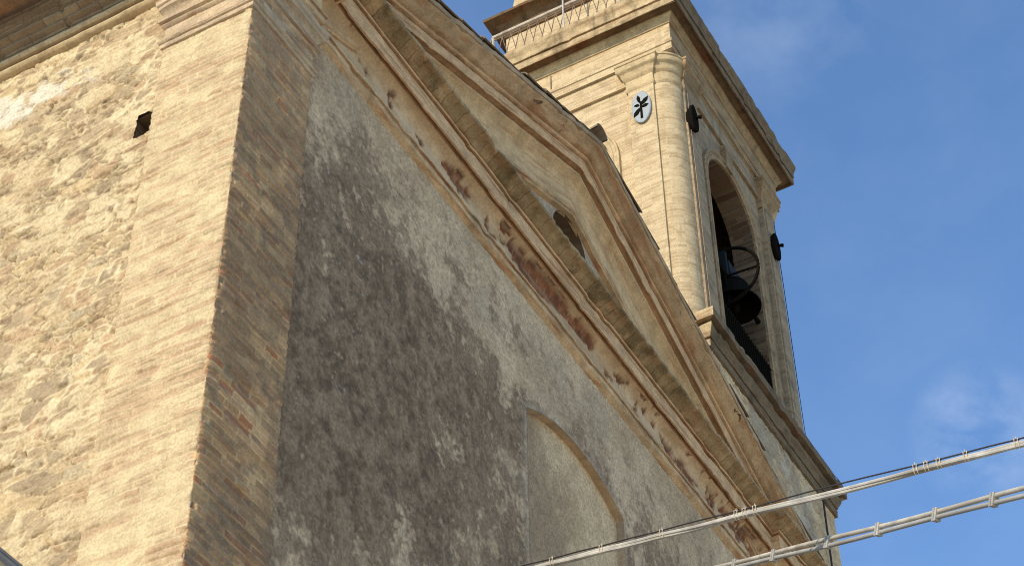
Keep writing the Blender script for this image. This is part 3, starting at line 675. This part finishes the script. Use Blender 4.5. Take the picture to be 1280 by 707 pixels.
def ring(a, b, c_, d): return [(a, d), (a, c_), (b, c_), (b, d)]      # outward = right-hand side when walked this way
LR = ring(lx0, lx1, ly0, ly1)
sweep('base_cornice', LR, [(0, 16.84), (.035, 16.85), (.04, 16.93), (.045, 16.95), (.0, 16.97), (.0, 16.985), (.05, 16.99), (.06, 17.03), (.085, 17.08), (.10, 17.13), (.10, 17.165), (.02, 17.175), (.02, 17.195), (.165, 17.20), (.17, 17.33), (.16, 17.345), (-.35, 17.42)], M['tcorn'], tower, closed=True, chip=.018, seed=41, amp=.004, fm=M['grimy_shade'])

# shaft walls: front has the open arch, side has a blind arch; piers proud, corner columns in notches
NZ0, NZ1, NT = 17.36, 23.02, .33
CX, HW, SPR = 19.20, .80, 21.16
def wallmap(side):
    if side == 'front': return lambda u, d, z: (u, y0+d, z)
    if side == 'left': return lambda u, d, z: (x0+d, u, z)
    if side == 'right': return lambda u, d, z: (x1-d, u, z)
    return lambda u, d, z: (u, y1-d, z)
def archwall(mb, mp_, ua, ub, za, zb, cu, hw, spr, d0, d1, sill=None, k=28):
    """slab with an arched opening from sill (or za) up; faces wound either way (double sided)"""
    sill = za if sill is None else sill
    arc = [(cu-hw*math.cos(math.pi*i/k), spr+hw*math.sin(math.pi*i/k)) for i in range(k+1)]
    for d in (d0, d1):
        q = lambda u, z: mp_(u, d, z)
        mb.add([q(ua, za), q(cu-hw, za), q(cu-hw, zb), q(ua, zb)], [(0, 1, 2, 3)])
        mb.add([q(cu+hw, za), q(ub, za), q(ub, zb), q(cu+hw, zb)], [(0, 1, 2, 3)])
        for (u1, z1), (u2, z2) in zip(arc[:-1], arc[1:]): mb.add([q(u1, z1), q(u2, z2), q(u2, zb), q(u1, zb)], [(0, 1, 2, 3)])
        if sill > za: mb.add([q(cu-hw, za), q(cu+hw, za), q(cu+hw, sill), q(cu-hw, sill)], [(0, 1, 2, 3)])
    out = [(cu-hw, sill)]+arc+[(cu+hw, sill)]
    rv = MB()
    for (u1, z1), (u2, z2) in zip(out[:-1], out[1:]): rv.add([mp_(u1, d0, z1), mp_(u2, d0, z2), mp_(u2, d1, z2), mp_(u1, d1, z1)], [(0, 1, 2, 3)])
    for uu in (ua, ub): rv.add([mp_(uu, d0, za), mp_(uu, d1, za), mp_(uu, d1, zb), mp_(uu, d0, zb)], [(0, 1, 2, 3)])
    return rv
def archivolt(mb, mp_, cu, hw, spr, zbot, d, prof, k=36):
    """moulded band round arch: prof list of (radial offset, projection)"""
    path = [(cu-hw, zbot, -1, 0)]+[(cu-hw*math.cos(a), spr+hw*math.sin(a), -math.cos(a), math.sin(a)) for a in np.linspace(0, math.pi, k)]+[(cu+hw, zbot, 1, 0)]
    vs = [mp_(u+nu*r_, d-p, z+nz_*r_) for u, z, nu, nz_ in path for r_, p in prof]; m_ = len(prof)
    fs = [(i*m_+j, i*m_+j+1, (i+1)*m_+j+1, (i+1)*m_+j) for i in range(len(path)-1) for j in range(m_-1)]
    mb.add(vs, fs)
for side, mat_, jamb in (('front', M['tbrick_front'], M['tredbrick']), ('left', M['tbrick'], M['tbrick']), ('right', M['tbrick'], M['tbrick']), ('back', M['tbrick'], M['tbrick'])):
    mp_ = wallmap(side); horiz = side in ('front', 'back')
    a, b = (x0, x1) if horiz else (y0, y1); cu = CX if horiz else TY+.03
    open_ = side in ('front', 'back')
    mb = MB(); rv = archwall(mb, mp_, a+NT, b-NT, NZ0, NZ1, cu, HW, SPR, .075, .42 if open_ else .16)
    o = mb.build('belfry_wall', mat_, tower)
    rv.build('arch_reveal', jamb, o, smooth=True)
    if not open_:
        mb = MB(); mb.add([mp_(cu-HW, .155, NZ0), mp_(cu+HW, .155, NZ0), mp_(cu+HW, .155, SPR+HW), mp_(cu-HW, .155, SPR+HW)], [(0, 1, 2, 3)]); mb.build('blind_panel', mat_, o)
    # piers beside the columns
    mb = MB()
    for u_a, u_b in ((a+NT, a+NT+.40), (b-NT-.40, b-NT)):
        p, q = mp_(u_a, 0, NZ0), mp_(u_b, .42, NZ1)
        lo = tuple(min(p[i], q[i]) for i in range(3)); hi = tuple(max(p[i], q[i]) for i in range(3)); mb.box(lo, hi)
        p, q = mp_(u_a+.06, -.018, NZ0), mp_(u_b-.06, .1, 22.4)
        lo = tuple(min(p[i], q[i]) for i in range(3)); hi = tuple(max(p[i], q[i]) for i in range(3))
        if side == 'front': mb.box(lo, hi)
    mb.build('pier', mat_, tower)
    # wall panel band above the arch
    mb = MB(); p, q = mp_(a+NT+.41, .03, 22.50), mp_(b-NT-.41, .3, NZ1-.002)
    lo = tuple(min(p[i], q[i]) for i in range(3)); hi = tuple(max(p[i], q[i]) for i in range(3)); mb.box(lo, hi); mb.build('panel_band', mat_, tower)
    mb = MB(); archivolt(mb, mp_, cu, HW, SPR, NZ0, .075, [(.0, .0), (.0, .035), (.05, .04), (.06, .028), (.10, .028), (.115, .05), (.145, .05), (.15, .0)])
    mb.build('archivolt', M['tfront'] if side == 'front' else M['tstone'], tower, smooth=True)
    if side == 'front':   # keystone
        mb = MB(); mb.add([mp_(CX-.09, .0, 21.985), mp_(CX+.09, .0, 21.985), mp_(CX+.14, -.01, 22.42), mp_(CX-.14, -.01, 22.42), mp_(CX-.09, .2, 21.985), mp_(CX+.09, .2, 21.985), mp_(CX+.14, .06, 22.42), mp_(CX-.14, .06, 22.42)],
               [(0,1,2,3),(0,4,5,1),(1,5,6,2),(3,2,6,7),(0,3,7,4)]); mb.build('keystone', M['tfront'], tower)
# inner faces: floor, vault, dark inner side walls
mb = MB(); mb.box((x0+.16, y0+.42, 22.6), (x1-.16, y1-.42, 22.9)); mb.build('belfry_vault', M['tredbrick'], tower)
mb = MB(); mb.box((x0+.2, y0+.05, 17.2), (x1-.2, y1-.05, 17.44)); mb.build('belfry_floor', M['tstone'], tower)
mb = MB(); mb.box((x0+.165, y0+.42, NZ0), (x0+.45, y1-.42, NZ1)); mb.box((x1-.45, y0+.42, NZ0), (x1-.165, y1-.42, NZ1))
mb.box((x0+.45, y1-.55, NZ0), (x1-.45, y1-.425, NZ1))
mb.build('inner_wall', M['tredbrick'], tower)
# corner columns with round capitals
CAPP = [(.0, 22.30), (.022, 22.335), (.022, 22.37), (.006, 22.38), (.006, 22.53), (.03, 22.555), (.05, 22.60), (.06, 22.65), (.075, 22.67), (.10, 22.685), (.11, 22.70), (.11, 22.79), (.125, 22.80), (.128, 22.83), (.0, 22.87), (.0, NZ1)]
BASP = [(.06, 17.42), (.06, 17.50), (.05, 17.56), (.02, 17.60), (.03, 17.64), (.0, 17.68)]
for sx, sy in ((-1, -1), (1, -1), (-1, 1), (1, 1)):
    c0 = (TX+sx*(TH-NT-.005), TY+sy*(TH-NT-.005)); rr = .30
    mb = MB(); mb.lathe((c0[0], c0[1], 0), [(rr+.0, 17.40)]+[(rr, z) for z in np.linspace(17.5, 22.4, 12)]+[(rr, NZ1)], 48)
    colm = mb.build('column', M['tbrick'], tower, smooth=True)
    mb = MB(); mb.lathe((c0[0], c0[1], 0), [(rr+p, z) for p, z in CAPP], 48); mb.build('capital', M['tstone'], colm, smooth=True)
    mb = MB(); mb.lathe((c0[0], c0[1], 0), [(rr+p, z) for p, z in BASP], 48)
    mb.box((c0[0]-.36, c0[1]-.36, 17.34), (c0[0]+.36, c0[1]+.36, 17.50)); mb.build('base', M['tstone'], colm, smooth=True)
# pier capitals on each face
def piercap(path, m_=None): sweep('pier_capital', path, CAPP[:-1], m_ or M['tstone'], tower, seed=44, amp=.004, chip=.012)
for yA, yB in ((y0+NT, y0+NT+.42), (y1-NT-.42, y1-NT)):
    piercap([(x0+.10, yB), (x0, yB), (x0, yA), (x0+.3, yA)])
for xA, xB in ((x0+NT, x0+NT+.42), (x1-NT-.42, x1-NT)):
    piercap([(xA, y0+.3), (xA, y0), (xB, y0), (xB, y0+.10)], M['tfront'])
# entablature and crowning cornice
UR = ring(x0, x1, y0, y1)
mb = MB(); mb.box((x0+.003, y0+.003, 22.875), (x1-.003, y1-.003, 23.7)); mb.build('entablature_core', M['tbrick'], tower)
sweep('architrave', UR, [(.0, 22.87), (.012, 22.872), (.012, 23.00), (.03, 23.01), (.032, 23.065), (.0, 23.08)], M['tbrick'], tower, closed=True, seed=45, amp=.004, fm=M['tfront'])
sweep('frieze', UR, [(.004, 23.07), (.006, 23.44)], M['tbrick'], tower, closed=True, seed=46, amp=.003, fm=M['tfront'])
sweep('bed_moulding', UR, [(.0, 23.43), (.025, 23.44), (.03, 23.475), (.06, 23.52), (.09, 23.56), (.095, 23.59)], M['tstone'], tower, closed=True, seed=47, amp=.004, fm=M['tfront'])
sweep('soffit', UR, [(.09, 23.59), (.205, 23.61), (.21, 23.575), (.235, 23.575)], M['soffit'], tower, closed=True, seed=48, amp=.004)
crn = sweep('crowning_cornice', UR, [(.232, 23.57), (.24, 23.58), (.242, 23.70), (.232, 23.705), (.16, 23.71), (.16, 23.735), (.255, 23.735), (.257, 23.755), (.25, 23.77), (.255, 23.84), (.265, 23.89), (.28, 23.92), (.288, 23.95), (.292, 24.01), (.28, 24.03), (-.2, 24.08)], M['tcorn'], tower, closed=True, chip=.02, seed=49, amp=.006, fm=M['grimy_shade'])
mb = MB(); mb.box((x0-.15, y0-.15, 23.98), (x1+.15, y1+.15, 24.085)); mb.build('terrace', M['tstone'], tower)
# upper drum, its cornice and the little spire
q8 = lambda a, c_=.61: [(TX-a, TY+a*c_), (TX-a, TY-a*c_), (TX-a*c_, TY-a), (TX+a*c_, TY-a), (TX+a, TY-a*c_), (TX+a, TY+a*c_), (TX+a*c_, TY+a), (TX-a*c_, TY+a)]
sq = lambda a: [(TX-a, TY+a), (TX-a, TY-a), (TX+a, TY-a), (TX+a, TY+a)]
sweep('lantern_wall', sq(1.2), [(0, 24.0), (0, 26.1)], M['tbrick'], tower, closed=True, step=.2, amp=.004, seed=51)
sweep('lantern_cornice', sq(1.2), [(.0, 25.70), (.03, 25.71), (.035, 25.80), (.07, 25.90), (.13, 25.97), (.22, 26.0), (.27, 26.0), (.28, 26.05), (.26, 26.07), (.0, 26.2)], M['soffit'], tower, closed=True, amp=.008, chip=.02, seed=52)  # cove darkened by colour, as though it lay in shade
mb = MB(); a, b, zz, zt = 1.16, .92, 26.1, 28.6
mb.add([(TX-a, TY-a, zz), (TX+a, TY-a, zz), (TX+a, TY+a, zz), (TX-a, TY+a, zz), (TX-b, TY-b, zt), (TX+b, TY-b, zt), (TX+b, TY+b, zt), (TX-b, TY+b, zt), (TX, TY, 31.)],
       [(0,1,5,4),(1,2,6,5),(2,3,7,6),(3,0,4,7),(4,5,8),(5,6,8),(6,7,8),(7,4,8)]); mb.build('spire', M['tbrick'], tower)
# terrace railing (octagonal), wrought-iron lozenge infill
rl = thing('railing', (TX, TY, 24.03), 'pale wrought iron railing with crossed bars round the top terrace of the tower', 'railing')
P8 = q8(1.80); mb = MB(); z0_, z1_ = 24.12, 25.02
P3 = lambda p, z: (p[0], p[1], z)
mb.tube([P3(p, z1_) for p in P8], .034, 8, closed=True); mb.build('top_rail', M['railpaint'], rl, smooth=True)
mb = MB(); mb.tube([P3(p, z1_-.07) for p in P8], .012, 6, closed=True); mb.tube([P3(p, z0_+.05) for p in P8], .012, 6, closed=True); mb.build('rail_bar', M['rust'], rl, smooth=True)
for i in range(8):
    mb = MB(); mb.tube([P3(P8[i], 24.03), P3(P8[i], z1_)], .022, 6); mb.build('post', M['railpaint'], rl, smooth=True)
    a, b = Vector(P3(P8[i], 0)), Vector(P3(P8[(i+1) % 8], 0)); k = max(4, round((b-a).length/.16)); mb = MB()
    for j in range(k):
        p, q = a+(b-a)*(j/k), a+(b-a)*((j+1)/k)
        for u_, v_ in ((p, q), (q, p)): mb.tube([(u_.x, u_.y, z0_+.05), (v_.x, v_.y, z1_-.07)], .0075, 5)
        c_ = (p+q)/2; t_ = (q-p).normalized()
        mb.tube([tuple(c_+t_*(.055*math.cos(w_))+Vector((0, 0, z0_+.16+.09*math.sin(w_)))) for w_ in np.linspace(0, 2*math.pi, 10, endpoint=False)], .0065, 4, closed=True)
    mb.build('lattice', M['rust'], rl, smooth=True)
pole = MB(); pole.tube([(x0+.02, 8.62, 24.05), (x0+.03, 8.62, 27.6)], .016, 6)
tag(pole.build('lightning_rod', M['pvc'], None, smooth=True), 'thin pale lightning rod standing in front of the terrace railing', 'lightning rod')

# ---- oval plaques
def plaque(name, mp_, u, z, d, face, label, flip=1):
    r_ = thing(name, mp_(u, d, z-.32), label, 'plaque', 'oval plaques on the belfry piers'); k = 40
    mb = MB(); hw_, hh = .15, .325
    o_ = [(hw_*math.cos(a), hh*math.sin(a)) for a in np.linspace(0, 2*math.pi, k, endpoint=False)]
    vs = [mp_(u+p, d-.03, z+q) for p, q in o_]+[mp_(u+p*.98, d+.02, z+q*.98) for p, q in o_]+[mp_(u+p*.9, d-.036, z+q*.94) for p, q in o_]
    mb.add(vs, [(i, (i+1) % k, k+(i+1) % k, k+i) for i in range(k)]+[(i, (i+1) % k, 2*k+(i+1) % k, 2*k+i) for i in range(k)]+[tuple(range(2*k, 3*k))])
    mb.build('oval_plate', face, r_)
    mb = MB()
    def blade(pts):
        n_ = len(pts); vs = [mp_(u+flip*p, d-.046, z+q) for p, q in pts]+[mp_(u+flip*p, d-.035, z+q) for p, q in pts]
        mb.add(vs, [tuple(range(n_))]+[(i, (i+1) % n_, n_+(i+1) % n_, n_+i) for i in range(n_)])
    def leaf(cx, cz, ang_, ln, wd):
        a = R(ang_); t_ = [(0, 0), (.3, .8), (.65, 1), (1, .0), (.65, -1), (.3, -.8)]
        blade([(cx+(s_*ln*math.cos(a)-w_*wd*math.sin(a)), cz+(s_*ln*math.sin(a)+w_*wd*math.cos(a))) for s_, w_ in t_])
    blade([(-.016, -.25), (.020, -.25), (.014, .10), (-.012, .10)])
    leaf(-.02, .08, 96, .17, .026); leaf(0, .02, 48, .18, .036); leaf(-.03, .06, 190, .075, .016); leaf(0, -.02, 5, .12, .03); leaf(-.01, -.02, -125, .19, .037); leaf(-.02, .02, 150, .09, .022)
    mb.build('leaf_emblem', M['iron'], r_)
    return r_
plaque('oval_plaque', wallmap('left'), 7.44, 21.86, -.005, M['enamel'], 'white oval plaque with a black leaf emblem on the sunlit tower pier', -1)
def lamp(u, z, label):
    r_ = thing('floodlight', (u, y0-.02, z-.33), label, 'floodlight', 'black floodlights on the belfry front')
    mb = MB(); k = 36
    for d_, s_ in (((-.03), 1.), (-.10, .86)): pass
    vs = []
    for d_, s_ in ((.02, .8), (-.03, .85), (-.045, 1.), (-.085, 1.), (-.09, .9)): vs += [(u+.115*s_*math.cos(a), y0+d_, z+.27*s_*math.sin(a)) for a in np.linspace(0, 2*math.pi, k, endpoint=False)]
    fs = [(j*k+i, j*k+(i+1) % k, (j+1)*k+(i+1) % k, (j+1)*k+i) for j in range(4) for i in range(k)]+[tuple(range(4*k, 5*k))]
    mb.add(vs, fs); mb.build('housing', M['iron'], r_, smooth=True)
    mb = MB(); mb.tube([(u, y0-.08, z+.02), (u+.02, y0-.17, z+.0)], [.018, .03], 8); mb.build('knob', M['iron'], r_, smooth=True)
lamp(17.80, 21.70, 'black oval fitting with a knob on the left front pier beside the column')
lamp(20.58, 21.58, 'black oval fitting with a knob on the right front pier against the sky')

# ---- bell, wheel and headstock hung in the arch
BX, BY, BZ = 19.13, 7.07, 19.70
bell = thing('bell', (BX, BY, 18.55), 'dark bronze bell with wheel hanging in the open belfry arch', 'bell')
mb = MB(); mb.lathe((BX, BY, 0), [(0.000, 19.700), (0.110, 19.690), (0.190, 19.660), (0.225, 19.600), (0.235, 19.520), (0.255, 19.430), (0.290, 19.355), (0.345, 19.295), (0.365, 19.260), (0.360, 19.245), (0.320, 19.280), (0.270, 19.350), (0.220, 19.440), (0.180, 19.540), (0.000, 19.640)], 40)
mb.build('bell_body', M['bronze'], bell, smooth=True)
mb = MB(); mb.tube([(BX, BY, 19.46), (BX+.02, BY, 19.26)], [.015, .02], 8); mb.lathe((BX+.02, BY, 19.24), [(0, .07), (.05, .04), (.06, 0), (.04, -.05), (0, -.07)], 14); mb.build('clapper', M['iron'], bell, smooth=True)
WX = 18.88; WZ = 19.62
mb = MB(); mb.tube([(WX, BY+.5*math.cos(a), WZ+.5*math.sin(a)) for a in np.linspace(0, 2*math.pi, 56, endpoint=False)], .024, 8, closed=True)
whl = mb.build('wheel', M['iron'], bell, smooth=True)
mb = MB()
mb.tube([(WX, BY-.5, WZ-.03), (WX, BY+.5, WZ+.03)], .016, 6); mb.tube([(WX, BY-.02, WZ-.5), (WX, BY+.02, WZ+.5)], .016, 6); mb.build('spoke', M['iron'], whl, smooth=True)
mb = MB(); mb.box((WX+.05, BY-.07, BZ-.03), (BX+.35, BY+.07, BZ+.10)); mb.box((BX-.2, BY-.06, BZ+.10), (BX+.2, BY+.06, BZ+.26)); mb.box((WX-.02, BY-.05, BZ-.05), (WX+.03, BY+.07, BZ+.40))
mb.build('headstock', M['yoke'], bell)
mb = MB(); mb.tube([(18.35, BY, BZ-.02), (20.05, BY, BZ-.02)], .035, 10); mb.build('axle', M['iron'], bell, smooth=True)
for q in (-.1, .1):
    mb = MB(); mb.tube([(BX+q, BY, 19.52), (BX+q, BY, BZ)], .03, 8); mb.build('crown_strap', M['iron'], bell, smooth=True)
# guard railing across the arch
gr = thing('guard_railing', (CX, 6.96, 17.44), 'black iron guard rail across the foot of the belfry arch', 'railing')
for q in (17.52, 18.1, 18.74):
    mb = MB(); mb.tube([(CX-HW, 6.99, q), (CX+HW, 6.99, q)], .018, 6); mb.build('rail', M['iron'], gr, smooth=True)
for i in range(22):
    mb = MB(); xx = CX-HW+.04+i*.072; mb.tube([(xx, 6.99, 17.45), (xx, 6.99, 18.80)], .014, 6); mb.build('bar', M['iron'], gr, smooth=True)

# ---- conductor wires on the tower
def wire(name, pts, r_, m_, label, cat='cable'):
    mb = MB(); mb.tube(pts, r_, 6); return tag(mb.build(name, m_, None, smooth=True), label, cat)
wire('tower_cable', [(x1-.35, y0-.015, 22.3), (x1-.345, y0-.02, 21.), (x1-.35, y0-.02, 19.), (x1-.34, y0-.02, 17.9), (x1-.33, 6.80, 17.42), (x1-.30, 6.62, 17.37), (x1-.1, 6.60, 17.37), (x1+.05, 6.60, 17.36)], .006, M['rubber'], 'thin dark cable running down the right edge of the belfry to the ledge')
wire('conductor_cable', [(20.55, 6.70, 16.78), (20.53, 6.71, 15.5), (20.56, 6.71, 13.5), (20.54, 6.71, 8.)], .014, M['rubber'], 'dark vertical cable clipped down the rough lower tower wall')
wire('downlead_cable', [(x0-.01, 8.86, 23.4), (x0-.012, 8.87, 22.6), (x0-.01, 8.87, 19.)], .010, M['rust'], 'short rusty cable on the sunlit tower face just below its cornice')

# ---- overhead cables crossing the street
def lerp(a, b, t): return tuple(a[i]+(b[i]-a[i])*t for i in range(3))
A1, B1 = (9.692, 6.0, 8.221), (9.08, .784, 7.215)
def on1(t, dz=0., dx=0., dy=0.):
    p = lerp(A1, B1, t); return (p[0]+dx, p[1]+dy, p[2]+dz)
up1 = thing('overhead_cable', A1, 'pale upper overhead cable bundle tied below a thin black wire', 'cable')
ts = np.linspace(0, 3.4, 240)
def seg(t):  # ties between which the bundle sags and swells
    ties = [.02, .185, .265, .345, .455, .475, .685, .70, .715, .735, .80, .905, 1.05, 1.3, 1.6, 1.9, 2.3, 2.8, 3.4]
    for a, b in zip(ties[:-1], ties[1:]):
        if a <= t < b: return (t-a)/(b-a), (b-a)
    return 0, .1
def bpt(t, k):
    f, l_ = seg(t); s_ = math.sin(math.pi*f)*min(l_, .3)
    ph = t*8+k*2.1; rr = .010
    return on1(t, -.030*s_*1.6+rr*math.sin(ph), dx=rr*math.cos(ph)*.8)
for k in range(3):
    mb = MB(); mb.tube([bpt(t, k) for t in ts], .0125, 8); mb.build('sheathed_cable', M['pvc'], up1, smooth=True)
mb = MB(); mb.tube([on1(t, .040+.014*math.sin(math.pi*seg(t)[0])*min(seg(t)[1]*3, 1)) for t in ts], .0048, 6); mb.build('messenger_wire', M['rubber'], up1, smooth=True)
for t in (.188, .262, .349, .452, .463, .477, .681, .694, .709, .741, .80, .905, .918, 1.02):
    mb = MB()
    for q in (0, .004):
        mb.tube([on1(t+q, .012+.034*math.sin(a), dx=.021*math.cos(a)) for a in np.linspace(0, 2*math.pi, 12, endpoint=False)], .0035, 5, closed=True)
    mb.tube([on1(t, .030), on1(t+.002, .066, dx=.003)], .003, 4)
    mb.build('cable_tie', M['tie'], up1, smooth=True)
A2, B2 = (11.576, 6.0, 9.287), (7.973, .753, 6.077)
up2 = thing('overhead_cable', A2, 'lower overhead cable pair, two parallel grey cables joined by flat clamps', 'cable')
for dz, m_ in ((.021, M['pvc']), (-.021, M['pvc2'])):
    mb = MB(); mb.tube([(lambda p: (p[0], p[1], p[2]+dz-.03*math.sin(math.pi*min(t, 1))+.004*math.sin(t*23+dz*99)))(lerp(A2, B2, t)) for t in np.linspace(0, 2.2, 140)], 0.0145 if dz > 0 else .014, 10); mb.build('sheathed_cable', m_, up2, smooth=True)
M['clamp'] = M['pvc2']
def tparam(px):  # clamp spacing along the cable in metres, measured on the photograph
    return px
for t in (.385, .455, .545, .622, .703, .777, .86, .94, 1.02, 1.1, 1.18, 1.26):
    p = lerp(A2, B2, t); p = (p[0], p[1], p[2]-.03*math.sin(math.pi*min(t, 1))); d = (Vector(B2)-Vector(A2)).normalized()
    for o_ in (-.011, .011):
        c_ = Vector(p)+d*o_; mb = MB(); s_ = Vector((d.y, -d.x, 0)).normalized(); u_ = d.cross(s_)
        if u_.z < 0: u_ = -u_
        prof_ = [(.019, .038), (-.019, .038), (-.019, -.038), (.019, -.038)]
        vs = [c_+d*e+s_*a+u_*b for e in (-.009, .009) for a, b in prof_]
        mb.add(vs, [(0,1,2,3),(7,6,5,4),(0,4,5,1),(1,5,6,2),(2,6,7,3),(3,7,4,0)]); mb.build('clamp', M['pvc'] if o_ > 0 else M['pvc2'], up2)
# dark conduit low on the sunlit wall
cd = thing('wall_conduit', (7.05, 7.9, 7.0), 'dark twin conduit crossing the sunlit rubble wall at its foot corner', 'conduit')
mb = MB(); mb.tube([(7.04, 8.37, 8.37), (7.04, 7.37, 7.355), (7.04, 6.90, 6.88), (7.04, 6.83, 6.2)], .024, 8); mb.build('pipe', M['conduit'], cd, smooth=True)
mb = MB(); mb.tube([(7.03, 8.37, 8.41), (7.03, 7.37, 7.395), (7.03, 6.90, 6.92), (7.03, 6.80, 6.2)], .010, 8); mb.build('pipe', M['conduit'], cd, smooth=True)
